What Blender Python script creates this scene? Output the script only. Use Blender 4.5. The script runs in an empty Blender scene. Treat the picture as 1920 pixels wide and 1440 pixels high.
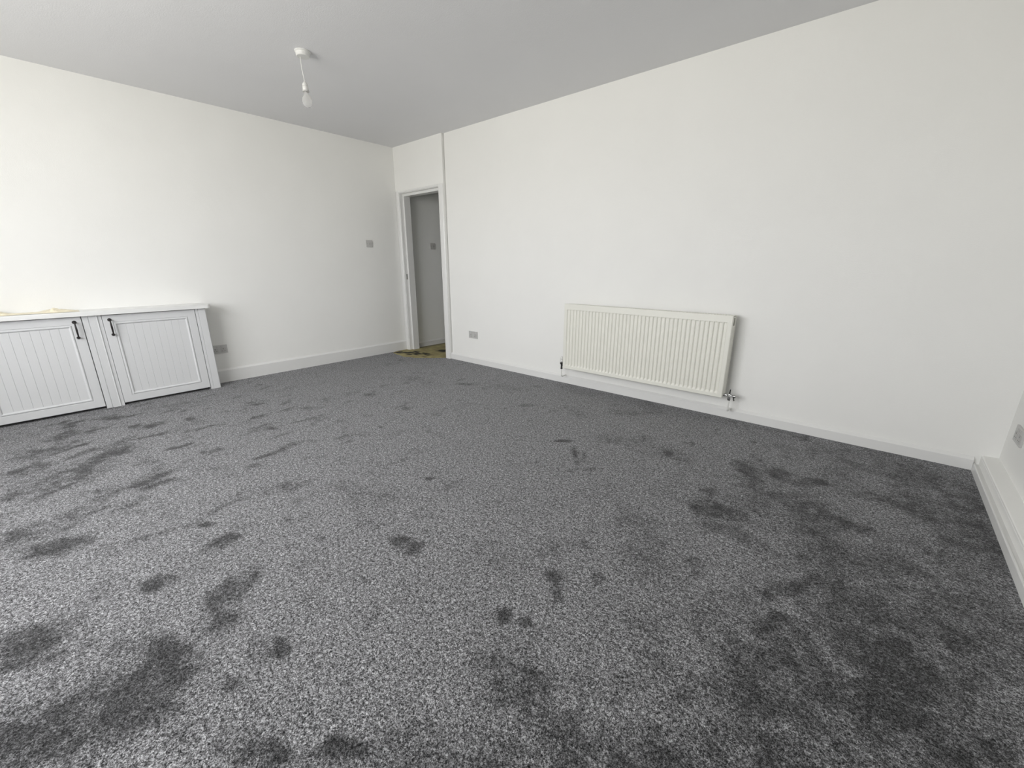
import bpy, bmesh, math, random
from mathutils import Vector, Matrix, noise
random.seed(7)
PI = math.pi
C = bpy.context.scene.collection
scene = bpy.context.scene

# ------------------------------------------------------------------ camera
YAW, PITCH, ROLL = -0.7123, 0.2826, -0.0009
CAM = Vector((5.0114, -3.5035, 1.1872))
fwd = Vector((math.sin(YAW)*math.cos(PITCH), math.cos(YAW)*math.cos(PITCH), -math.sin(PITCH)))
rgt = Vector((math.cos(YAW), -math.sin(YAW), 0)); up = rgt.cross(fwd)
rgt2 = rgt*math.cos(ROLL) + up*math.sin(ROLL); up2 = up*math.cos(ROLL) - rgt*math.sin(ROLL)
cd = bpy.data.cameras.new('camera'); cam = bpy.data.objects.new('camera', cd); C.objects.link(cam)
cd.sensor_width = 36; cd.lens = 775.075*36/1920; cd.clip_start = 0.02
M = Matrix((rgt2, up2, -fwd)).transposed().to_4x4(); M.translation = CAM
cam.matrix_world = M
scene.camera = cam

# ------------------------------------------------------------------ exposure, daylight
vs = scene.view_settings
scene.display_settings.display_device = 'sRGB'
vs.view_transform = 'Standard'; vs.look = 'None'; vs.gamma = 1; vs.use_curve_mapping = False
vs.exposure = 0.0

RH = 2.613            # ceiling height
FY = -5.0             # wall behind the camera that carries the window
WX = 5.631            # foot of the right hand skirting at the back corner
SL = 0.010            # the right wall runs very slightly out of square
WIN = (1.25, 4.1, 0.90, 2.42)   # window opening x0, x1, z0, z1
SKY = 13.6

world = bpy.data.worlds.new('daylight'); scene.world = world; world.use_nodes = True
nt = world.node_tree; nt.nodes.clear()
wo = nt.nodes.new('ShaderNodeOutputWorld'); bg = nt.nodes.new('ShaderNodeBackground')
tc = nt.nodes.new('ShaderNodeTexCoord'); sx = nt.nodes.new('ShaderNodeSeparateXYZ')
mr = nt.nodes.new('ShaderNodeMapRange'); mr.inputs[1].default_value = -0.10; mr.inputs[2].default_value = 0.10
mx = nt.nodes.new('ShaderNodeMix'); mx.data_type = 'RGBA'
mx.inputs[6].default_value = (0.88, 0.86, 0.81, 1); mx.inputs[7].default_value = (0.96, 0.965, 0.985, 1)
nt.links.new(tc.outputs['Generated'], sx.inputs[0]); nt.links.new(sx.outputs[2], mr.inputs[0])
nt.links.new(mr.outputs[0], mx.inputs[0]); nt.links.new(mx.outputs[2], bg.inputs[0])
bg.inputs[1].default_value = SKY
nt.links.new(bg.outputs[0], wo.inputs[0])

def portal(name, loc, sx_, sz_):
    l = bpy.data.lights.new(name, 'AREA'); l.shape = 'RECTANGLE'; l.size = sx_; l.size_y = sz_
    l.cycles.is_portal = True
    o = bpy.data.objects.new(name, l); C.objects.link(o); o.location = loc
    o.rotation_euler = (PI/2, 0, 0); return o
portal('window_daylight', ((WIN[0]+WIN[1])/2, FY-0.16, (WIN[2]+WIN[3])/2), WIN[1]-WIN[0]-.02, WIN[3]-WIN[2]-.02).rotation_euler = (PI/2, 0, 0)

# ------------------------------------------------------------------ helpers
def link(ob, parent=None):
    C.objects.link(ob)
    if parent is not None: ob.parent = parent
    return ob

def obj(name, bm, mat, parent=None, smooth=False, bevel=0, bseg=2):
    if bevel:
        bmesh.ops.bevel(bm, geom=[e for e in bm.edges if len(e.link_faces) == 2 and e.calc_face_angle(0) > .6],
                        offset=bevel, segments=bseg, affect='EDGES', profile=.5, clamp_overlap=True)
    bmesh.ops.recalc_face_normals(bm, faces=bm.faces)
    me = bpy.data.meshes.new(name); bm.to_mesh(me); bm.free()
    me.materials.append(mat)
    if smooth:
        for p in me.polygons: p.use_smooth = True
        try: me.set_sharp_from_angle(angle=math.radians(35))
        except Exception: pass
    return link(bpy.data.objects.new(name, me), parent)

def thing(name, label, cat, loc=(0, 0, 0), rotz=0, group=None):
    o = bpy.data.objects.new(name, None); o.empty_display_size = .1
    C.objects.link(o); o.location = loc; o.rotation_euler = (0, 0, rotz)
    o['label'] = label; o['category'] = cat
    if group: o['group'] = group
    return o

def struct(o, label=None, cat=None):
    o['kind'] = 'structure'
    if label: o['label'] = label
    if cat: o['category'] = cat
    return o

def bm_new(): return bmesh.new()

def box(bm, x0, x1, y0, y1, z0, z1):
    v = [bm.verts.new((x, y, z)) for z in (z0, z1) for y in (y0, y1) for x in (x0, x1)]
    for f in ((0, 1, 3, 2), (4, 6, 7, 5), (0, 4, 5, 1), (2, 3, 7, 6), (0, 2, 6, 4), (1, 5, 7, 3)):
        bm.faces.new([v[i] for i in f])
    return bm

def boxes(*bs):
    bm = bm_new()
    for b in bs: box(bm, *b)
    return bm

def prism(bm, pts, fn, a, b):
    """extrude a 2D outline between stations a and b; fn(u, v, s) -> xyz"""
    A = [bm.verts.new(fn(u, v, a)) for u, v in pts]; B = [bm.verts.new(fn(u, v, b)) for u, v in pts]
    n = len(pts)
    for i in range(n): bm.faces.new((A[i], A[(i+1) % n], B[(i+1) % n], B[i]))
    bm.faces.new(A); bm.faces.new(list(reversed(B)))
    return bm

def lathe(bm, prof, seg=32, mat=Matrix()):
    rings = []
    for r, z in prof:
        if r < 1e-6: rings.append([bm.verts.new(mat @ Vector((0, 0, z)))])
        else: rings.append([bm.verts.new(mat @ Vector((r*math.cos(2*PI*i/seg), r*math.sin(2*PI*i/seg), z))) for i in range(seg)])
    for a, b in zip(rings, rings[1:]):
        if len(a) == 1 and len(b) == 1: continue
        for i in range(seg):
            j = (i+1) % seg
            if len(a) == 1: bm.faces.new((a[0], b[j], b[i]))
            elif len(b) == 1: bm.faces.new((a[i], a[j], b[0]))
            else: bm.faces.new((a[i], a[j], b[j], b[i]))
    if len(rings[0]) > 1: bm.faces.new(rings[0])
    if len(rings[-1]) > 1: bm.faces.new(rings[-1])
    return bm

def tube(bm, pts, rad, seg=12):
    pts = [Vector(p) for p in pts]; rad = rad if isinstance(rad, (list, tuple)) else [rad]*len(pts)
    rings = []; n0 = None
    for i, p in enumerate(pts):
        t = (pts[min(i+1, len(pts)-1)] - pts[max(i-1, 0)]).normalized()
        if n0 is None: n0 = t.orthogonal().normalized()
        n0 = (n0 - t*n0.dot(t)).normalized(); b = t.cross(n0)
        rings.append([bm.verts.new(p + rad[i]*(n0*math.cos(2*PI*k/seg) + b*math.sin(2*PI*k/seg))) for k in range(seg)])
    for a, b in zip(rings, rings[1:]):
        for k in range(seg): bm.faces.new((a[k], a[(k+1) % seg], b[(k+1) % seg], b[k]))
    bm.faces.new(rings[0]); bm.faces.new(rings[-1])
    return bm

def arc(c, r, a0, a1, n, ax1, ax2):
    c, ax1, ax2 = Vector(c), Vector(ax1), Vector(ax2)
    return [c + r*(ax1*math.cos(a0+(a1-a0)*i/n) + ax2*math.sin(a0+(a1-a0)*i/n)) for i in range(n+1)]

# ------------------------------------------------------------------ materials
def mat(name, col, rough=.6, metal=0, spec=.5, bump=None, mott=None, sheen=0, coat=0):
    m = bpy.data.materials.new(name); m.use_nodes = True
    nt = m.node_tree; b = nt.nodes['Principled BSDF']
    b.inputs['Base Color'].default_value = (*col, 1); b.inputs['Roughness'].default_value = rough
    b.inputs['Metallic'].default_value = metal; b.inputs['Specular IOR Level'].default_value = spec
    b.inputs['Coat Weight'].default_value = coat; b.inputs['Sheen Weight'].default_value = sheen
    tc = nt.nodes.new('ShaderNodeTexCoord')
    if mott:
        sc, amt = mott
        n = nt.nodes.new('ShaderNodeTexNoise'); n.inputs['Scale'].default_value = sc; n.inputs['Detail'].default_value = 4
        r = nt.nodes.new('ShaderNodeMapRange'); r.inputs[1].default_value = .3; r.inputs[2].default_value = .7
        r.inputs[3].default_value = 1-amt; r.inputs[4].default_value = 1
        mm = nt.nodes.new('ShaderNodeMix'); mm.data_type = 'RGBA'; mm.blend_type = 'MULTIPLY'; mm.inputs[0].default_value = 1
        mm.inputs[6].default_value = (*col, 1)
        nt.links.new(tc.outputs['Object'], n.inputs['Vector']); nt.links.new(n.outputs['Fac'], r.inputs[0])
        nt.links.new(r.outputs[0], mm.inputs[7]); nt.links.new(mm.outputs[2], b.inputs['Base Color'])
    if bump:
        prev = None
        for sc, dist in bump:
            n = nt.nodes.new('ShaderNodeTexNoise'); n.inputs['Scale'].default_value = sc; n.inputs['Detail'].default_value = 3
            bp = nt.nodes.new('ShaderNodeBump'); bp.inputs['Distance'].default_value = dist; bp.inputs['Strength'].default_value = 1
            nt.links.new(tc.outputs['Object'], n.inputs['Vector']); nt.links.new(n.outputs['Fac'], bp.inputs['Height'])
            if prev: nt.links.new(prev.outputs[0], bp.inputs['Normal'])
            prev = bp
        nt.links.new(prev.outputs[0], b.inputs['Normal'])
    return m

WALL = (.87, .868, .842)
m_wall = mat('matt_wall_paint', WALL, .85, spec=.25, bump=[(3, .006), (180, .0006)], mott=(2.2, .02))
m_ceil = mat('matt_ceiling_paint', (.815, .817, .83), .9, spec=.2, bump=[(2, .005), (140, .0008)], mott=(1.5, .02))
m_gloss = mat('white_gloss_paint', (.78, .78, .765), .28, bump=[(25, .0008)])
m_cab = mat('white_cabinet_paint', (.69, .697, .703), .42, bump=[(60, .0004)])
m_top = mat('white_worktop_paint', (.83, .835, .82), .35, bump=[(30, .0004)])
m_gap = mat('dark_cabinet_inside', (.10, .10, .10), .8)
m_pewter = mat('dark_pewter', (.045, .04, .04), .38, metal=.7, bump=[(200, .0003)])
m_rad = mat('cream_radiator_enamel', (.80, .795, .725), .36, bump=[(40, .0003)])
m_radin = mat('radiator_convector_steel', (.42, .42, .38), .5)
m_chrome = mat('chrome', (.62, .62, .62), .16, metal=1, bump=[(90, .0002)])
m_black = mat('black_plastic', (.025, .025, .024), .45, bump=[(90, .0002)])
m_steel = mat('satin_grey_faceplate', (.56, .555, .54), .42, metal=.1, bump=[(300, .0001)])
m_insert = mat('grey_plastic_insert', (.50, .495, .48), .5, bump=[(100, .0001)])
m_hole = mat('dark_socket_hole', (.03, .03, .03), .8)
m_plast = mat('white_plastic', (.72, .72, .70), .35, bump=[(80, .0002)])
m_pipe = mat('white_painted_pipe', (.80, .80, .77), .4, bump=[(60, .0003)])
m_brass = mat('strike_metal', (.30, .30, .28), .45, metal=.6)
m_hall = mat('hall_wall_paint', (.865, .87, .85), .85, spec=.25, bump=[(3, .004), (180, .0005)])

def carpet_material():
    m = bpy.data.materials.new('grey_twist_pile_carpet'); m.use_nodes = True
    nt = m.node_tree; L = nt.links.new; N = nt.nodes.new
    b = nt.nodes['Principled BSDF']; b.inputs['Roughness'].default_value = .95; b.inputs['Specular IOR Level'].default_value = .1
    tc = N('ShaderNodeTexCoord')
    at = N('ShaderNodeAttribute'); at.attribute_name = 'pile'
    def nz(scale, detail, rough=.5, dist=0, vec=None):
        n = N('ShaderNodeTexNoise'); n.inputs['Scale'].default_value = scale; n.inputs['Detail'].default_value = detail
        n.inputs['Roughness'].default_value = rough; n.inputs['Distortion'].default_value = dist
        L(vec or tc.outputs['Object'], n.inputs['Vector']); return n.outputs['Fac']
    def math_(op, a, b_=None, c=None):
        n = N('ShaderNodeMath'); n.operation = op
        for i, v in enumerate((a, b_, c)):
            if v is None: continue
            if isinstance(v, (int, float)): n.inputs[i].default_value = v
            else: L(v, n.inputs[i])
        return n.outputs[0]
    # tufts: fine yarn flecks
    fine = nz(350, 2, .6, 1.2); mid = nz(205, 2, .55, 1.0); grain = nz(85, 2, .5, .5)
    fl = math_('MULTIPLY_ADD', fine, .36, math_('MULTIPLY_ADD', mid, .42, math_('MULTIPLY', grain, .22)))
    r = N('ShaderNodeValToRGB'); L(fl, r.inputs[0])
    e = r.color_ramp.elements
    e[0].position = .385; e[0].color = (.006, .006, .007, 1)
    e[1].position = .64; e[1].color = (.62, .623, .64, 1)
    for pos, v in ((.455, .055), (.50, .14), (.55, .29)):
        k = r.color_ramp.elements.new(pos); k.color = (v, v*1.003, v*1.035, 1)
    # pile direction (brushed marks): pile leaning away shows the dark side of the yarn; painted floor shade too
    pile = math_('ADD', at.outputs['Fac'], math_('MULTIPLY', math_('SUBTRACT', nz(21, 5, .8), .5), 1.5))
    mr = N('ShaderNodeMapRange'); mr.interpolation_type = 'SMOOTHSTEP'
    L(pile, mr.inputs[0]); mr.inputs[1].default_value = .0; mr.inputs[2].default_value = .95
    mr.inputs[3].default_value = 1.25; mr.inputs[4].default_value = .34
    mm = N('ShaderNodeMix'); mm.data_type = 'RGBA'; mm.blend_type = 'MULTIPLY'; mm.inputs[0].default_value = 1
    L(r.outputs[0], mm.inputs[6]); L(mr.outputs[0], mm.inputs[7]); L(mm.outputs[2], b.inputs['Base Color'])
    bp = N('ShaderNodeBump'); bp.inputs['Distance'].default_value = .006; bp.inputs['Strength'].default_value = .8
    L(fl, bp.inputs['Height']); L(bp.outputs[0], b.inputs['Normal'])
    b.inputs['Sheen Weight'].default_value = .12; b.inputs['Sheen Roughness'].default_value = .4
    return m
m_carpet = carpet_material()

# ------------------------------------------------------------------ room shell
T = .12
def wall(name, *bs, m=m_wall, **k): return struct(obj(name, boxes(*bs), m, **k))
OPX0, OPX1, OPZ = 0.08, 0.872, 2.068           # rough door opening in the back wall
xr = lambda y: WX + SL*y                        # foot line of right skirting

# floor: fine grid carrying the brushed pile marks and painted light fall-off
MARKS = [(3.637, -2.634, 0.085, 0.022, 0.039, -0.044, 0.95),
    (3.253, -2.197, 0.033, 0.028, 0.029, -0.023, 0.9),
    (3.395, -3.237, -0.093, 0.107, 0.106, 0.016, 0.85),
    (3.368, -3.142, -0.044, 0.036, 0.047, 0.01, 0.5),
    (3.785, -3.338, 0.019, 0.045, 0.05, -0.004, 0.8),
    (2.786, -3.177, 0.035, 0.03, 0.044, -0.011, 0.85),
    (2.493, -3.643, 0.007, 0.119, 0.106, 0.005, 0.9),
    (1.525, -3.429, -0.218, 0.208, 0.182, 0.004, 0.95),
    (3.101, -3.737, 0.048, 0.069, 0.081, 0.004, 0.9),
    (3.512, -3.673, -0.007, 0.105, 0.051, 0.008, 0.7),
    (3.531, -3.467, 0.063, 0.054, 0.147, -0.026, 0.75),
    (3.103, -3.4, 0.011, 0.067, 0.057, -0.002, 0.85),
    (3.781, -3.202, 0.049, 0.02, 0.047, -0.036, 0.85),
    (2.996, -3.148, 0.01, 0.081, 0.06, -0.007, 0.8),
    (0.542, -3.216, 0.026, 0.081, 0.082, -0.007, 0.8),
    (0.992, -3.071, 0.018, 0.086, 0.071, -0.009, 0.75),
    (0.762, -3.5, -0.002, 0.137, 0.112, -0.002, 0.75),
    (1.071, -3.64, -0.03, 0.144, 0.106, 0.002, 0.6),
    (1.872, -2.899, 0.025, 0.068, 0.059, -0.012, 0.55),
    (2.896, -3.224, 0.022, 0.019, 0.053, -0.012, 0.6),
    (1.748, -2.492, 0.043, 0.037, 0.045, -0.016, 0.7),
    (3.527, -1.272, 0.062, 0.053, 0.015, -0.022, 0.9),
    (3.72, -1.383, 0.009, 0.024, 0.078, -0.095, 0.9),
    (3.777, -1.365, 0.01, 0.009, 0.047, -0.077, 0.6),
    (4.613, -0.883, 0.083, -0.017, 0.009, -0.105, 0.55),
    (4.754, -0.814, 0.074, 0.041, 0.009, -0.068, 0.5),
    (4.936, -0.814, 0.074, 0.042, 0.004, -0.058, 0.6),
    (4.8, -0.85, 0.216, 0.039, 0.007, -0.088, 0.3),
    (4.159, -0.964, 0.082, -0.042, 0.009, -0.055, 0.6),
    (4.242, -2.371, 0.032, 0.028, 0.023, -0.033, 0.65),
    (4.305, -2.433, 0.011, 0.015, 0.031, -0.033, 0.7),
    (4.385, -2.266, 0.025, 0.022, 0.02, -0.035, 0.6),
    (4.97, -1.817, 0.067, 0.08, 0.01, -0.047, 0.7),
    (4.949, -2.061, 0.051, 0.026, 0.004, -0.062, 0.6),
    (4.219, -2.631, 0.031, 0.027, 0.03, -0.034, 0.8),
    (4.298, -2.608, 0.022, 0.019, 0.019, -0.024, 0.7),
    (4.049, -3.357, 0.071, 0.061, 0.038, -0.013, 0.8),
    (4.195, -3.207, 0.052, 0.045, 0.027, -0.014, 0.85),
    (3.692, -2.871, 0.021, 0.018, 0.021, -0.012, 0.7),
    (3.629, -3.06, 0.011, 0.032, 0.026, -0.005, 0.6),
    (3.632, -2.513, 0.011, 0.01, 0.025, -0.02, 0.6),
    (3.307, -2.859, 0.029, 0.025, 0.026, -0.012, 0.5),
    (4.599, -1.482, 0.136, -0.003, 0.01, -0.09, 0.5),
    (4.724, -1.599, 0.12, 0.002, 0.006, -0.088, 0.5),
    (5.045, -1.158, 0.114, -0.016, -0.004, -0.078, 0.5),
    (5.304, -0.813, 0.108, -0.032, -0.01, -0.078, 0.4),
    (4.64, -1.927, 0.05, 0.043, 0.021, -0.063, 0.5),
    (1.348, -3.692, -0.013, 0.108, 0.102, 0.004, 0.6),
    (1.709, -3.775, -0.0, 0.055, 0.082, 0.005, 0.6),
    (2.217, -3.757, -0.012, 0.062, 0.074, 0.006, 0.6),
    (3.628, -3.555, 0.02, 0.051, 0.035, 0.001, 0.6),
    (3.117, -3.64, -0.004, 0.073, 0.041, 0.004, 0.5),
    (1.934, -3.188, -0.044, 0.079, 0.069, -0.004, 0.5),
    (2.274, -3.356, -0.038, 0.085, 0.061, -0.001, 0.5),
    (2.697, -2.44, 0.045, 0.039, 0.027, -0.014, 0.4),
    (3.052, -2.313, 0.052, 0.045, 0.016, -0.011, 0.4),
    (4.475, -2.764, 0.071, 0.061, 0.028, -0.036, 0.4),
    (5.433, -2.155, 0.061, 0.053, -0.005, -0.043, 0.7),
    (5.161, -1.962, 0.154, 0.079, -0.004, -0.078, 0.35),
    (5.058, -2.322, 0.136, 0.117, 0.006, -0.051, 0.35),
    (5.228, -2.136, 0.116, 0.1, 0.001, -0.113, 0.35),
    (3.058, -2.898, 0.018, 0.015, 0.027, -0.011, 0.6),
    (3.908, -1.49, 0.049, 0.042, 0.014, -0.023, 0.5),
    (1.964, -0.731, 0.104, 0.089, 0.043, -0.04, 0.5),
    (2.847, -0.855, 0.071, 0.061, 0.027, -0.033, 0.5),
    (3.138, -0.785, 0.048, 0.041, 0.023, -0.032, 0.5),
    (2.127, -1.565, 0.07, 0.06, 0.045, -0.032, 0.5),
    (1.541, -1.571, 0.058, 0.049, 0.045, -0.027, 0.5),
    (1.501, -2.103, 0.046, 0.071, 0.056, -0.023, 0.5),
    (3.546, -3.644, -0.01, 0.219, 0.191, 0.03, 0.85),
    (3.638, -3.486, 0.001, 0.089, 0.131, 0.011, 0.5),
    (3.212, -3.693, 0.06, 0.126, 0.082, 0.005, 0.6),
    (3.619, -3.735, 0.091, 0.079, 0.099, -0.002, 0.5),
    (5.299, -1.637, 0.347, 0.162, -0.054, -0.537, 0.55),  # broad ovals from here paint in the dimmer right and near floor
    (5.123, -2.226, 0.302, 0.26, 0.016, -0.214, 0.5),
    (5.524, -0.687, 0.185, -0.07, -0.068, -0.364, 0.5),
    (4.733, -1.207, 0.263, 0.03, 0.018, -0.198, 0.5),
    (4.705, -2.829, 0.445, 0.384, 0.039, -0.069, 0.72),
    (4.5, -2.822, 0.155, 0.06, 0.017, -0.053, 0.35),
    (4.688, -2.342, 0.134, 0.169, 0.056, -0.1, 0.32),
    (4.323, -2.784, 0.1, 0.058, 0.025, -0.037, 0.35),
    (4.581, -2.673, 0.106, 0.091, 0.031, -0.052, 0.35),
    (1.563, -3.676, -0.09, 0.19, 0.195, 0.01, 0.45),
    (2.273, -3.709, -0.022, 0.131, 0.13, 0.009, 0.4),
    (2.098, -3.44, -0.112, 0.128, 0.114, 0.004, 0.5),
    (0.542, -2.834, 0.065, 0.218, 0.14, -0.024, 0.4),
    (3.732, -3.232, -0.014, 0.055, 0.071, 0.004, 0.5),
    (5.219, -0.361, 0.382, -0.018, -0.015, -0.253, 0.38)]
def fbm(x, y, z, n=4):
    v, a, f = 0, 1, 1
    for _ in range(n): v += a*noise.noise(Vector((x*f, y*f, z+f))); a *= .55; f *= 2.1
    return v
def ss(a, b, x):
    t = min(1, max(0, (x-a)/(b-a))); return t*t*(3-2*t)
def pile_shade_value(x, y):
    n1 = fbm(x*8, y*8, 0, 4)*.62
    v = 0
    for cx, cy, ux, uy, vx, vy, s in MARKS:
        dx, dy = x-cx, y-cy
        det = ux*vy-uy*vx
        if abs(det) < 1e-9: continue
        a = (dx*vy-dy*vx)/det; c = (ux*dy-uy*dx)/det
        d = math.sqrt(a*a+c*c)
        if d < 2.9:
            big = ss(.10, .22, math.sqrt(abs(det)))
            w_ = s*(1-.15*big)*(1-ss(.30-.5*big, 1.5+.55*big, d+n1*(1-.1*big))); v = v+w_-v*w_
    v *= max(.40, min(1.15, .92+.55*fbm(x*15, y*15, 61, 4)))
    # streaks brushed along the cabinets, stronger in that half of the room
    wx, wy = x+.10*fbm(x*2, y*2, 70, 2), y+.15*fbm(x*2, y*2, 80, 2)
    w = fbm(wx*7.6+wy*1.2, wy*3.9, 2, 5)
    lf = ss(-1.0, -2.9, y)*min(1, max(.12, (4.0-x)/1.9))
    v = max(v, lf*ss(-.02, .85, w)*.80)
    # wide sweeps of pile and small footfalls over the rest
    v = max(v, ss(.05, 1.0, fbm(x*2.6, y*2.6, 9, 5))*.36)
    v = max(v, ss(.40, .95, fbm(x*8, y*5, 19, 5))*.50)
    far = ss(3.5, 5.0, x+(-y-1.6)*.08)  # light fall-off toward the right wall, painted into the carpet tone
    v += far*(.15+.26*fbm(x*3.1, y*3.1, 31, 5))
    v += .17*fbm(x*6, y*6, 51, 5)
    return min(1, max(0, v))
def build_floor():
    x0, x1, y0, y1 = 0, xr(0)+.2, FY, .0; st = .014
    nx, ny = int((x1-x0)/st)+1, int((y1-y0)/st)+1
    xs = [x0+(x1-x0)*i/nx for i in range(nx+1)]; ys = [y0+(y1-y0)*j/ny for j in range(ny+1)]
    verts = [(x, y, 0) for y in ys for x in xs]
    faces = [(j*(nx+1)+i, j*(nx+1)+i+1, (j+1)*(nx+1)+i+1, (j+1)*(nx+1)+i) for j in range(ny) for i in range(nx)]
    me = bpy.data.meshes.new('floor'); me.from_pydata(verts, [], faces)
    a = me.attributes.new('pile', 'FLOAT', 'POINT')
    a.data.foreach_set('value', [pile_shade_value(v[0], v[1]) for v in verts])
    me.materials.append(m_carpet); o = link(bpy.data.objects.new('floor', me))
    struct(o, 'grey twist pile carpet with brushed and trodden marks and shade painted in to the right', 'carpet')
build_floor()

wall('ceiling', (-T, 6.1, FY-T, 0.02, RH, RH+.12), m=m_ceil)
wall('wall_left', (-T, 0, FY-T, 0, 0, RH))
struct(obj('wall_back', boxes((.963, 6.05, 0, T, 0, RH), (.955, .963, .02, T, 0, RH)), m_wall))
# door partition stands 30 mm proud of the back wall
wall('wall_back_door', (0, OPX0, -.03, .10, 0, RH), (OPX1, .955, -.03, .10, 0, RH), (OPX0, OPX1, -.03, .10, OPZ, RH))
def skew(x): return lambda u, v, s: (u + SL*s, s, v)
bm = bm_new(); prism(bm, [(5.725, 0), (5.725, RH), (5.85, RH), (5.85, 0)], skew(0), 0, FY-T)
struct(obj('wall_right', bm, m_wall))
x0, x1, z0, z1 = WIN
wall('wall_front', (0, x0, FY-.2, FY, 0, RH), (x1, 6.0, FY-.2, FY, 0, RH), (x0, x1, FY-.2, FY, 0, z0), (x0, x1, FY-.2, FY, z1, RH))

# skirtings
def skirt_prof(h, t): return [(0, 0), (t, 0), (t, h-.010), (t-.002, h-.007), (t-.009, h-.001), (t-.012, h+.002), (0, h+.008)]
bm = bm_new(); prism(bm, skirt_prof(.132, .02), lambda u, v, s: (u, s, v), -.03, -2.40)
prism(bm, skirt_prof(.132, .02), lambda u, v, s: (u, s, v), -3.97, FY)
struct(obj('baseboard_left', bm, m_gloss))
bm = bm_new(); prism(bm, skirt_prof(.074, .02), lambda u, v, s: (s, -u, v), .955, WX)
struct(obj('baseboard_back', bm, m_gloss))
# low boxed-in plinth on the right with its moulded board
bm = bm_new()
prism(bm, [(WX, 0), (WX+.001, .040), (WX+.003, .044), (WX+.008, .044), (WX+.010, .038), (WX+.026, .036), (WX+.026, 0)],
      skew(0), -.0, FY)
struct(obj('baseboard_right', bm, m_gloss))
bm = bm_new(); prism(bm, [(WX+.0262, 0), (WX+.0262, .080), (WX+.029, .082), (WX+.0262, .085), (WX+.0265, .093), (WX+.030, .097), (5.726, .100), (5.726, 0)], skew(0), -.0, FY)
struct(obj('trim_1', bm, m_wall), 'low white boxed-in plinth along the foot of the right wall', 'plinth')

# window behind the camera
W = boxes((x0, x1, FY-.15, FY-.09, z0, z0+.06), (x0, x1, FY-.15, FY-.09, z1-.06, z1), (x0, x0+.06, FY-.15, FY-.09, z0+.06, z1-.06),
          (x1-.06, x1, FY-.15, FY-.09, z0+.06, z1-.06))
for k in (1, 2):
    xx = x0+(x1-x0)*k/3; box(W, xx-.035, xx+.035, FY-.15, FY-.09, z0+.06, z1-.06)
wf = struct(obj('window_1', W, m_gloss), 'white framed three light window behind the camera', 'window')
mg = bpy.data.materials.new('window_glass'); mg.use_nodes = True; nt = mg.node_tree; nt.nodes.clear()
o_ = nt.nodes.new('ShaderNodeOutputMaterial'); tr = nt.nodes.new('ShaderNodeBsdfTransparent'); gl = nt.nodes.new('ShaderNodeBsdfGlossy')
gl.inputs['Roughness'].default_value = .02; ms = nt.nodes.new('ShaderNodeMixShader'); ms.inputs[0].default_value = .06
nt.links.new(tr.outputs[0], ms.inputs[1]); nt.links.new(gl.outputs[0], ms.inputs[2]); nt.links.new(ms.outputs[0], o_.inputs[0])
for k in range(3):
    a = x0+(x1-x0)*k/3; obj('pane', boxes((a+.04, a+(x1-x0)/3-.04, FY-.124, FY-.118, z0+.05, z1-.05)), mg, wf)
obj('window_sill', boxes((x0-.03, x1+.03, FY-.09, FY+.035, z0-.03, z0)), m_gloss, wf, bevel=.004)

# ------------------------------------------------------------------ doorway and hall
dl = bm_new()
# lining with rebate (camera side) and stop
for b in ((OPX0-.02, OPX0+.004, -.032, .105, 0, OPZ+.0), (OPX1-.004, OPX1+.02, -.032, .105, 0, OPZ),
          (OPX0+.004, OPX0+.034, .012, .105, 0, OPZ-.034), (OPX1-.034, OPX1-.004, .012, .105, 0, OPZ-.034),
          (OPX0+.004, OPX1-.004, -.032, .105, OPZ-.004, OPZ+.02), (OPX0+.004, OPX1-.004, .012, .105, OPZ-.034, OPZ-.004)):
    box(dl, *b)
frame = struct(obj('door_1', dl, m_gloss, bevel=.0015, bseg=1), 'white painted door lining without a door, open to the hall', 'door frame')
ar = bm_new()
pr = [(0, 0), (0, .010), (.006, .016), (.03, .018), (.055, .014), (.066, .012), (.072, .008), (.072, 0)]
def arch(bm, xa, xb, flip, zt):
    # vertical moulding between xa and xb, thickness in -y
    w = xb-xa; pts = [(u/.072*w, t) for u, t in pr]
    if flip: prism(bm, pts, lambda u, v, s: (xb-u, -.03-v, s), 0, zt)
    else: prism(bm, pts, lambda u, v, s: (xa+u, -.03-v, s), 0, zt)
arch(ar, .003, OPX0-.004, True, 2.092)
arch(ar, OPX1+.002, .95, False, 2.092)
prism(ar, [(0, 0), (0, .010), (.004, .012), (.018, .013), (.022, .008), (.022, 0)], lambda u, v, s: (s, -.03-v, 2.07+u), OPX0-.004, OPX1+.002)
obj('architrave', ar, m_gloss, frame)
sp = boxes((OPX0+.004, OPX0+.0052, -.012, .008, .985, 1.055)); obj('strike_plate', sp, m_brass, frame)

# hall beyond: its left wall continues, its skirting, far wall, right wall, floor and ceiling
wall('wall_hall_left', (-T, 0, .105, 2.6, 0, 2.5), m=m_hall)
wall('wall_hall_far', (-T, 1.3, 2.6, 2.7, 0, 2.5), m=m_hall)
wall('wall_hall_right', (1.1, 1.2, .12, 2.6, 0, 2.5), m=m_hall)
wall('ceiling_hall', (-T, 1.3, .10, 2.7, 2.5, 2.6), m=m_hall)
bm = bm_new(); prism(bm, skirt_prof(.073, .018), lambda u, v, s: (u, s, v), .107, 2.6)
struct(obj('baseboard_hall', bm, m_gloss))

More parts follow.
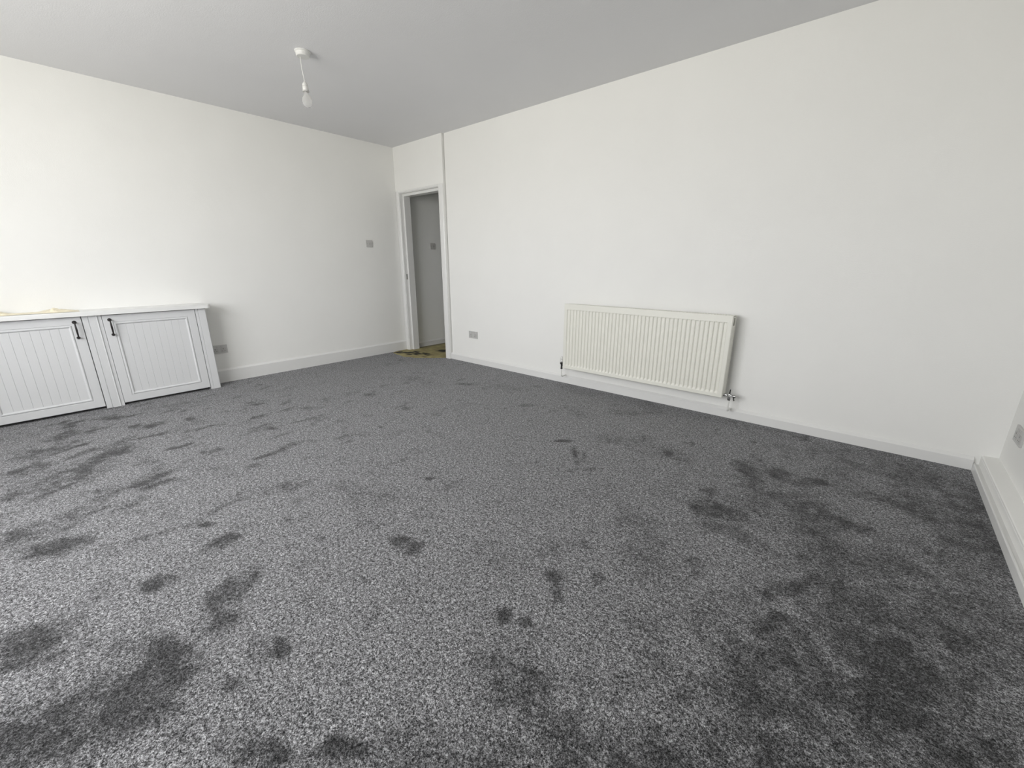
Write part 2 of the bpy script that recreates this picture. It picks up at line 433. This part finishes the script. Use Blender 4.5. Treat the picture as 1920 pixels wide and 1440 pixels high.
def underlay_material():
    m = bpy.data.materials.new('yellow_underlay'); m.use_nodes = True; nt = m.node_tree; L = nt.links.new; N = nt.nodes.new
    b = nt.nodes['Principled BSDF']; b.inputs['Roughness'].default_value = .8
    tc = N('ShaderNodeTexCoord')
    n = N('ShaderNodeTexNoise'); n.inputs['Scale'].default_value = 8; n.inputs['Detail'].default_value = 5; L(tc.outputs['Object'], n.inputs['Vector'])
    r = N('ShaderNodeValToRGB'); L(n.outputs['Fac'], r.inputs[0])
    r.color_ramp.elements[0].position = .3; r.color_ramp.elements[0].color = (.23, .19, .09, 1)
    r.color_ramp.elements[1].position = .7; r.color_ramp.elements[1].color = (.42, .37, .17, 1)
    at = N('ShaderNodeAttribute'); at.attribute_name = 'stain'
    mm = N('ShaderNodeMix'); mm.data_type = 'RGBA'; L(at.outputs['Fac'], mm.inputs[0]); L(r.outputs[0], mm.inputs[6])
    mm.inputs[7].default_value = (.012, .011, .006, 1); L(mm.outputs[2], b.inputs['Base Color'])
    return m
m_under = underlay_material()
STAINS = [(.12, -.27, .09, .03), (.42, -.19, .10, .02), (.30, -.08, .05, .04), (.62, -.20, .06, .015), (.20, -.19, .07, .05), (.27, -.15, .10, .05), (.15, -.24, .05, .03), (.38, -.13, .08, .05), (.33, -.23, .07, .035),
          (.47, -.06, .10, .05), (.55, -.10, .07, .03), (.50, .22, .12, .09), (.08, -.20, .05, .03), (.24, -.05, .05, .05)]
OUT = [(.0, -.14), (.05, -.30), (.18, -.335), (.36, -.36), (.55, -.315), (.72, -.18), (.87, -.03)]
def front_edge(x):
    for (xa, ya), (xb, yb) in zip(OUT, OUT[1:]):
        if xa <= x <= xb: return ya+(yb-ya)*(x-xa)/(xb-xa)+noise.noise(Vector((x*14, 3, 0)))*.02
    return OUT[-1][1]
def build_underlay():
    verts, faces, st = [], [], []
    nx, ny = 60, 90
    for i in range(nx+1):
        x = .02+(.866-.02)*i/nx; ya = front_edge(x); yb = 1.4
        for j in range(ny+1):
            t = (j/ny)**1.6; y = ya+(yb-ya)*t
            if y > -.035: xx = min(max(x, OPX0+.004 if y < .012 else OPX0+.034), OPX1-.005 if y < .012 else OPX1-.035)
            else: xx = x
            edge = min(1, j/3)
            verts.append((xx, y, .0015+.0035*edge+.0012*noise.noise(Vector((x*20, y*20, 1)))))
            s = 0
            for cx, cy, a, b in STAINS:
                d = math.hypot((xx-cx)/a, (y-cy)/b)+noise.noise(Vector((xx*30, y*30, 4)))*.5
                s = max(s, min(1, max(0, (1.0-d)/.35)))
            st.append(s)
    for i in range(nx):
        for j in range(ny):
            a = i*(ny+1)+j; faces.append((a, a+ny+1, a+ny+2, a+1))
    me = bpy.data.meshes.new('underlay'); me.from_pydata(verts, [], faces)
    at = me.attributes.new('stain', 'FLOAT', 'POINT'); at.data.foreach_set('value', st)
    me.materials.append(m_under); o = link(bpy.data.objects.new('underlay', me))
    o['label'] = 'worn yellow underlay with black residue showing in the doorway'; o['category'] = 'underlay'
build_underlay()
wall('floor_hall', (0, 1.1, .0, 2.6, -.06, 0.0), m=mat('hall_floor_board', (.30, .27, .15), .8, mott=(9, .4)))

# ------------------------------------------------------------------ cabinets along the left wall
CF = .178                                       # carcass front, doors stand in front of it
def door_mesh(w, h, th=.022):
    """panelled door in local coords: y across 0..w, z 0..h, front face at x=th; raised moulding frames a grooved panel"""
    bm = bm_new()
    prof = [(0, 0.0), (0, th-.003), (.003, th), (.058, th), (.0605, th-.0045), (.064, th-.0050), (.067, th+.0015), (.071, th+.0035), (.076, th+.0025), (.082, th-.0065), (.085, th-.007)]
    rings = []
    for o, d in prof: rings.append([bm.verts.new((d, y, z)) for y, z in ((o, o), (w-o, o), (w-o, h-o), (o, h-o))])
    for a, b in zip(rings, rings[1:]):
        for i in range(4): bm.faces.new((a[i], a[(i+1) % 4], b[(i+1) % 4], b[i]))
    bm.faces.new(rings[0])
    o, d = prof[-1]; pw = w-2*o; n = 9; p = pw/n; g = .0022; dep = .0022
    us = [(o, d)]
    for k in range(1, n): us += [(o+k*p-g, d), (o+k*p, d-dep), (o+k*p+g, d)]
    us.append((w-o, d))
    A = [bm.verts.new((dd, y, o)) for y, dd in us]; B = [bm.verts.new((dd, y, h-o)) for y, dd in us]
    for i in range(len(us)-1): bm.faces.new((A[i], A[i+1], B[i+1], B[i]))
    return bm
def handle_mesh():
    """bow handle 130 mm tall, base at x=0"""
    bm = bm_new()
    for s, r in ((.062, .0135), (-.062, .0115)):
        lathe(bm, [(r, 0), (r, .003), (r*.8, .006), (.006, .010), (.0055, .024), (.008, .028), (.006, .032), (0, .033)], 16,
              Matrix.Translation((0, 0, s)) @ Matrix.Rotation(PI/2, 4, 'Y'))
    pts = [(.024, 0, .062), (.030, 0, .050), (.034, 0, .030), (.036, 0, 0), (.034, 0, -.030), (.030, 0, -.050), (.024, 0, -.062)]
    tube(bm, pts, [.0035, .0045, .0055, .0068, .0055, .0045, .0035], 10)
    return bm
def fluted_post(w, x1, ribs):
    """upright pilaster local y 0..w, front at x1 with a raised middle board"""
    b = [(0, x1-.006)]
    if ribs: b = [(0, x1-.004), (.034, x1-.004), (.036, x1-.009), (.039, x1-.009), (.042, x1), (.083, x1), (.086, x1+.003), (.090, x1+.003), (.093, x1-.004), (w, x1-.004)]
    else: b = [(0, x1-.004), (.020, x1-.004), (.023, x1-.008), (.026, x1-.003), (w-.006, x1-.003), (w, x1-.008)]
    return b
def post(name, y0, w, ribs, parent, py):
    pts = fluted_post(w, .205, ribs)
    poly = [(0.004, 0)]+[(x, y) for y, x in pts]+[(0.004, w)]
    bm = bm_new(); prism(bm, poly, lambda u, v, s: (u, y0-py+v, s), 0.001, .786)
    return obj(name, bm, m_cab, parent)
def cabinet(label, d0, d1, hy, post_y, post_w, ribs):
    y0, y1 = (d0-.002, d1+.002); py = (d0+d1)/2
    t = thing('cabinet', label, 'cabinet', (0, py, 0), 0, 'white cabinets under the worktop')
    a, b = y0-py, y1-py
    bm = boxes((.004, CF, a+.001, a+.018, .018, .783), (.004, CF, b-.018, b-.001, .018, .783), (.004, CF-.001, a+.018, b-.018, .018, .036),
               (.004, .012, a+.018, b-.018, .036, .783), (.012, CF-.004, a+.018, b-.018, .76, .778), (.004, CF-.03, a+.018, b-.018, .001, .018))
    obj('carcass', bm, m_gap, t)
    d = obj('door', door_mesh(d1-d0, .76), m_cab, t); d.location = (CF+.001, d0-py, .022)
    h = obj('handle', handle_mesh(), m_pewter, d, smooth=True); h.location = (.022, hy-d0, .680-.022)
    h['label'] = 'dark pewter bow handle'
    post('pilaster', post_y, post_w, ribs, t, py)
    return t, py
cr, pyr = cabinet('white panelled cabinet with dark handle, nearest the double socket', -3.120, -2.486, -3.078, -2.483, .083, False)
post('pilaster', -3.238, .115, True, cr, pyr)
cl, pyl = cabinet('white panelled cabinet nearest the window, cut off by the photo edge', -3.876, -3.242, -3.285, -3.962, .083, False)

def worktop():
    w, y0, y1, z0, z1 = .238, -4.03, -2.362, .788, .823
    # plan outline with rounded front corner, then edge rounding by bevel
    out = [(.001, y0), (w, y0)]+[(w-.03+.03*math.cos(a), y1-.03+.03*math.sin(a)) for a in [i*PI/2/8 for i in range(9)]]+[(.001, y1)]
    bm = bm_new(); A = [bm.verts.new((x, y, z0)) for x, y in out]; B = [bm.verts.new((x, y, z1)) for x, y in out]
    n = len(out)
    for i in range(n): bm.faces.new((A[i], A[(i+1) % n], B[(i+1) % n], B[i]))
    bm.faces.new(A); tf = bm.faces.new(B)
    ed = [e for e in tf.edges if e.calc_length() < 1.9 and not all(abs(v.co.x-.001) < 1e-4 for v in e.verts) and not all(abs(v.co.y-y0) < 1e-4 for v in e.verts)]
    bmesh.ops.bevel(bm, geom=ed, offset=.010, segments=4, affect='EDGES', profile=.5)
    o = obj('worktop', bm, m_top, smooth=True)
    o['label'] = 'long white worktop with rounded edge over the cabinets'; o['category'] = 'worktop'
worktop()

def cloth():
    m = mat('cream_plastic_sheet', (.86, .79, .60), .35, bump=[(30, .004)], mott=(16, .22)); b = m.node_tree.nodes['Principled BSDF']
    b.inputs['Subsurface Weight'].default_value = 0
    verts, faces = [], []; nx, ny = 50, 150; y0, y1 = -3.98, -3.235
    for i in range(nx+1):
        for j in range(ny+1):
            u, v = i/nx, j/ny; y = y0+(y1-y0)*v; x = .035+.15*u+.02*noise.noise(Vector((y*9, 1, 0)))
            e = min(1, min(u, 1-u)*5)*min(1, min(v, 1-v)*9)
            hump = math.exp(-((y+3.37)/.055)**2)*.030+math.exp(-((y+3.27)/.035)**2)*.020+math.exp(-((y+3.74)/.10)**2)*.050+.006
            f = abs(noise.noise(Vector((x*26, y*15, 2))))*.6+abs(noise.noise(Vector((x*60, y*38, 7))))*.35
            z = .8245+e*hump*(.45+.9*f)
            verts.append((x+.008*noise.noise(Vector((x*40, y*40, 9))), y, z))
    for i in range(nx):
        for j in range(ny):
            a = i*(ny+1)+j; faces.append((a, a+ny+1, a+ny+2, a+1))
    me = bpy.data.meshes.new('crumpled_sheet'); me.from_pydata(verts, [], faces)
    for p in me.polygons: p.use_smooth = True
    me.materials.append(m); o = link(bpy.data.objects.new('crumpled_sheet', me))
    md = o.modifiers.new('thickness', 'SOLIDIFY'); md.thickness = .0012; md.offset = 1
    o['label'] = 'crumpled cream yellow sheet lying on the white worktop'; o['category'] = 'sheet'
cloth()

# ------------------------------------------------------------------ radiator
def radiator():
    X0, X1, Z0, Z1, YF, YB = 2.776, 4.252, .190, .822, -.147, -.047
    t = thing('radiator', 'wide cream ribbed panel radiator hung low on the back wall', 'radiator', ((X0+X1)/2, 0, 0))
    cx = (X0+X1)/2; w = (X1-X0)/2
    def panel(yf, th, name, parent):
        n = 42; mgx = .030; pitch = (2*w-2*mgx)/n
        xs = [(-w, .004), (-w+.004, 0), (-w+mgx, 0)]
        for k in range(n):
            a = -w+mgx+k*pitch
            xs += [(a+.002, 0), (a+.0085, 1), (a+pitch-.0085, 1), (a+pitch-.002, 0)]
        xs += [(w-mgx, 0), (w-.004, 0), (w, .004)]
        dep = .009
        zs = [(Z0, 0, .004), (Z0+.004, 0, 0), (Z0+.030, 0, 0), (Z0+.036, .35, 0), (Z0+.048, 1, 0), (Z1-.060, 1, 0), (Z1-.053, .75, 0), (Z1-.0515, 0, 0), (Z1-.004, 0, 0), (Z1, 0, .004)]
        bm = bm_new(); g = []
        for z, f, e in zs:
            row = []
            for i, (x, q) in enumerate(xs):
                edge = i == 0 or i == len(xs)-1
                y = yf + max(e, q if edge else 0) + (0 if edge else q*f*dep)
                row.append(bm.verts.new((x, y, z)))
            g.append(row)
        for a, b in zip(g, g[1:]):
            for i in range(len(xs)-1): bm.faces.new((a[i], a[i+1], b[i+1], b[i]))
        # turned edges and flat back
        back = [bm.verts.new((x, yf+th, z)) for x, z in ((-w, Z0), (w, Z0), (w, Z1), (-w, Z1))]
        bot, top, lf, rt = g[0], g[-1], [r[0] for r in g], [r[-1] for r in g]
        bm.faces.new(list(reversed(bot))+[back[0], back[1]]); bm.faces.new(top+[back[2], back[3]])
        bm.faces.new(lf+[back[3], back[0]]); bm.faces.new(list(reversed(rt))+[back[1], back[2]]); bm.faces.new(back)
        return obj(name, bm, m_rad, parent)
    panel(YF, .016, 'front_panel', t)
    obj('back_panel', boxes((-w, w, YB-.014, YB, Z0+.005, Z1-.004)), m_rad, t, bevel=.003)
    # convector fins between the panels
    bm = bm_new(); n = 118
    for k in range(n):
        x = -w+.03+(2*w-.06)*k/(n-1); box(bm, x-.0006, x+.0006, YF+.018, YB-.016, Z0+.03, Z1-.035)
    obj('convector', bm, m_radin, t)
    # top grille and side covers
    g = boxes((-w+.004, w-.004, YF+.014, YF+.022, Z1-.012, Z1-.002), (-w+.004, w-.004, YB-.022, YB-.014, Z1-.012, Z1-.002))
    for k in range(72):
        x = -w+.012+(2*w-.024)*k/71; box(g, x-.004, x+.004, YF+.022, YB-.022, Z1-.009, Z1-.003)
    obj('top_grille', g, m_rad, t)
    for s in (-1, 1):
        xa, xb = (w-.006, w-.001) if s > 0 else (-w+.001, -w+.006)
        zt = Z1-.012
        b = boxes((xa, xb, YF+.017, YB-.015, Z0+.012, Z1-.078), (xa, xb, YF+.017, YF+.034, Z1-.078, zt), (xa, xb, YB-.034, YB-.015, Z1-.078, zt), (xa, xb, YF+.034, YB-.034, Z1-.020, zt))
        obj('side_cover', b, m_rad, t, bevel=.0012, bseg=1)
        bm = bm_new(); lathe(bm, [(.010, 0), (.010, .012), (.006, .014), (.0055, .018), (0, .019)], 14,
              Matrix.Translation((xa-.02 if s > 0 else xb+.02, (YF+YB)/2, Z1-.048)) @ Matrix.Rotation(s*PI/2, 4, 'Y'))
        v = obj('bleed_valve', bm, m_brass, t, smooth=True)
    for x in (-w+.18, w-.18):
        for z in (.30, .72): obj('wall_bracket', boxes((x-.02, x+.02, YB, -.001, z-.03, z+.03)), m_rad, t)
    # left: thermostatic valve with drop pipe that bends into the skirting
    xl = 2.733-cx; yv = -.097
    bm = bm_new()
    lathe(bm, [(0, .236), (.013, .237), (.0165, .242), (.0168, .256), (.0145, .262), (.0165, .268), (.016, .284), (.012, .291), (0, .293)], 24, Matrix.Translation((xl, yv, 0)))
    tv = obj('valve_head', bm, m_plast, t, smooth=True); tv['label'] = 'white thermostatic valve head'
    bm = bm_new()
    lathe(bm, [(0, .165), (.010, .166), (.0105, .178), (.0085, .180), (.009, .212), (.014, .215), (.0165, .219), (.0165, .234), (.012, .2365), (0, .237)], 20, Matrix.Translation((xl, yv, 0)))
    tube(bm, [(xl, yv, .204), (xl+.02, yv, .204), (-w+.012, yv, .204)], .0085, 12)
    obj('valve_body', bm, m_black, t, smooth=True)
    bm = bm_new(); pts = [(xl, yv, .170), (xl, yv, .105)]+arc((xl, yv+.02, .105), .02, PI, PI*1.5, 6, (0, 1, 0), (0, 0, 1))[1:]+[(xl, -.012, .085)]
    tube(bm, pts, .0055, 12); obj('pipe', bm, m_pipe, t, smooth=True)
    # right: chrome lockshield with lever and tail
    xv = 4.293-cx
    bm = bm_new()
    tube(bm, [(w-.012, yv, .207), (w+.004, yv, .207)], .0105, 12); tube(bm, [(w+.004, yv, .207), (w+.010, yv, .207)], .014, 6)
    tube(bm, [(w+.010, yv, .207), (w+.024, yv, .207)], .0085, 12)
    lathe(bm, [(0, .176), (.012, .177), (.0135, .184), (.0125, .193), (.0125, .215), (.0095, .222), (0, .223)], 20, Matrix.Translation((xv, yv, 0)))
    tube(bm, [(xv+.008, yv, .207), (xv+.020, yv, .207), (xv+.028, yv, .207), (xv+.040, yv, .207), (xv+.046, yv, .207)], [.009, .009, .012, .013, .008], 14)
    cb = obj('valve_body', bm, m_chrome, t, smooth=True); cb['label'] = 'chrome lockshield valve'
    bm = bm_new(); tube(bm, [(xv, yv, .222), (xv+.001, yv, .236), (xv+.002, yv, .256)], [.006, .0045, .004], 10)
    obj('spindle', bm, m_black, t, smooth=True); bm = bm_new()
    tube(bm, [(xv+.034, yv-.012, .200), (xv+.036, yv-.020, .190), (xv+.042, yv-.024, .178)], [.005, .004, .0035], 10)
    obj('lever', bm, m_black, t, smooth=True); bm = bm_new()
    lathe(bm, [(0, .168), (.0095, .169), (.0105, .176), (.006, .178), (0, .178)], 16, Matrix.Translation((xv, yv, 0)))
    obj('compression_nut', bm, m_black, t, smooth=True)
    bm = bm_new(); pts = [(xv, yv, .172), (xv, yv, .100)]+arc((xv, yv+.02, .100), .02, PI, PI*1.5, 6, (0, 1, 0), (0, 0, 1))[1:]+[(xv, -.012, .080)]
    tube(bm, pts, .0065, 12); obj('pipe', bm, m_pipe, t, smooth=True)
    return t
radiator()

# ------------------------------------------------------------------ sockets and switches (local: x across, y out of wall negative, z up)
def plate_mesh(w, h, d=.009):
    return boxes((-w/2, w/2, -d, 0, -h/2, h/2))
def socket(label, loc, rotz, group='grey double sockets low on the walls'):
    t = thing('double_socket', label, 'socket', loc, rotz, group)
    obj('faceplate', plate_mesh(.146, .086), m_steel, t, bevel=.0025)
    for s in (-1, 1):
        i = obj('socket_insert', boxes((s*.036-.026, s*.036+.026, -.0105, -.0085, -.030, .012)), m_insert, t, bevel=.0008, bseg=1)
        h = bm_new(); cxp = s*.036
        box(h, cxp-.002, cxp+.002, -.0108, -.0100, .0-.002, .008); box(h, cxp-.0145, cxp-.0085, -.0108, -.0100, -.020, -.016); box(h, cxp+.0085, cxp+.0145, -.0108, -.0100, -.020, -.016)
        obj('pin_slots', h, m_hole, i)
        obj('rocker', boxes((s*.018-.007, s*.018+.007, -.0125, -.0085, .018, .034)), m_insert, t, bevel=.001, bseg=1)
    return t
def switch(label, loc, rotz, gang=1):
    t = thing('light_switch', label, 'switch', loc, rotz, 'grey light switches near the doorway')
    obj('faceplate', plate_mesh(.086, .086), m_steel, t, bevel=.0025)
    bm = bm_new(); pts = [(-.013, -.0085), (-.013, -.0105), (.013, -.0135), (.013, -.0085)]
    prism(bm, pts, lambda u, v, s: (s, v, u), -.007, .007)
    obj('rocker', bm, m_insert, t)
    for z in (-1, 1):
        b = bm_new(); lathe(b, [(.0028, 0), (.0028, .0006), (0, .0008)], 10, Matrix.Translation((z*.0302, -.009, 0)) @ Matrix.Rotation(PI/2, 4, 'X')); obj('screw', b, m_brass, t)
    return t
socket('grey double socket low on the back wall between doorway and radiator', (1.364, 0, .353), 0)
socket('grey double socket on the left wall partly hidden by the cabinet end', (0, -2.308, .347), PI/2)
socket('grey double socket low on the right wall by the back corner', (5.7245+SL*-.235, -.235, .315), -PI/2)
switch('grey light switch on the left wall beside the doorway', (0, -.486, 1.437), PI/2)
switch('grey light switch on the hall wall seen through the doorway', (0, .534, 1.434), PI/2)

# ------------------------------------------------------------------ pendant lamp
def pendant():
    px, py = 1.675, -1.872
    t = thing('pendant_lamp', 'bare bulb on a short white flex hanging from the ceiling', 'ceiling lamp', (px, py, RH))
    bm = bm_new(); lathe(bm, [(.052, -.0005), (.052, -.006), (.047, -.010), (.044, -.031), (.041, -.034), (.010, -.034), (0, -.034)], 40)
    obj('ceiling_rose', bm, m_plast, t, smooth=True)
    pts = [(-.015, -.013, -.030), (-.015, -.013, -.055), (-.016, -.012, -.10), (-.017, -.007, -.14), (-.018, -.003, -.165), (-.018, -.002, -.185)]
    bm = bm_new(); tube(bm, pts, .0032, 10); obj('flex', bm, m_plast, t, smooth=True)
    X = Matrix.Translation((-.018, -.002, -.180)) @ Matrix.Rotation(math.radians(-2), 4, 'Y')
    bm = bm_new(); lathe(bm, [(0, 0), (.007, 0), (.010, -.003), (.0165, -.012), (.019, -.018), (.019, -.026)], 28, X)
    lathe(bm, [(.019, -.0285), (.0195, -.030), (.0195, -.052), (.0185, -.054), (0, -.054)], 28, X); obj('lamp_holder', bm, m_plast, t, smooth=True)
    bm = bm_new(); lathe(bm, [(.0175, -.026), (.0175, -.0285)], 28, X); obj('holder_ring', bm, m_insert, t, smooth=True)
    bm = bm_new(); lathe(bm, [(0, -.0545), (.0215, -.0545), (.0225, -.057), (.0215, -.062), (.0155, -.063), (0, -.063)], 28, X)
    r = obj('holder_ring', bm, m_insert, t, smooth=True)
    g = bpy.data.materials.new('pearl_bulb_glass'); g.use_nodes = True; b = g.node_tree.nodes['Principled BSDF']
    b.inputs['Base Color'].default_value = (.86, .86, .85, 1); b.inputs['Roughness'].default_value = .12
    b.inputs['Transmission Weight'].default_value = .7; b.inputs['IOR'].default_value = 1.2; b.inputs['Subsurface Weight'].default_value = .0
    bm = bm_new(); lathe(bm, [(.0130, -.063), (.0140, -.070), (.0175, -.080), (.0245, -.092), (.0310, -.104), (.0338, -.117), (.0330, -.130), (.0300, -.141), (.0235, -.150), (.0145, -.157), (.006, -.160), (0, -.161)], 36, X)
    obj('bulb', bm, g, t, smooth=True)
pendant()
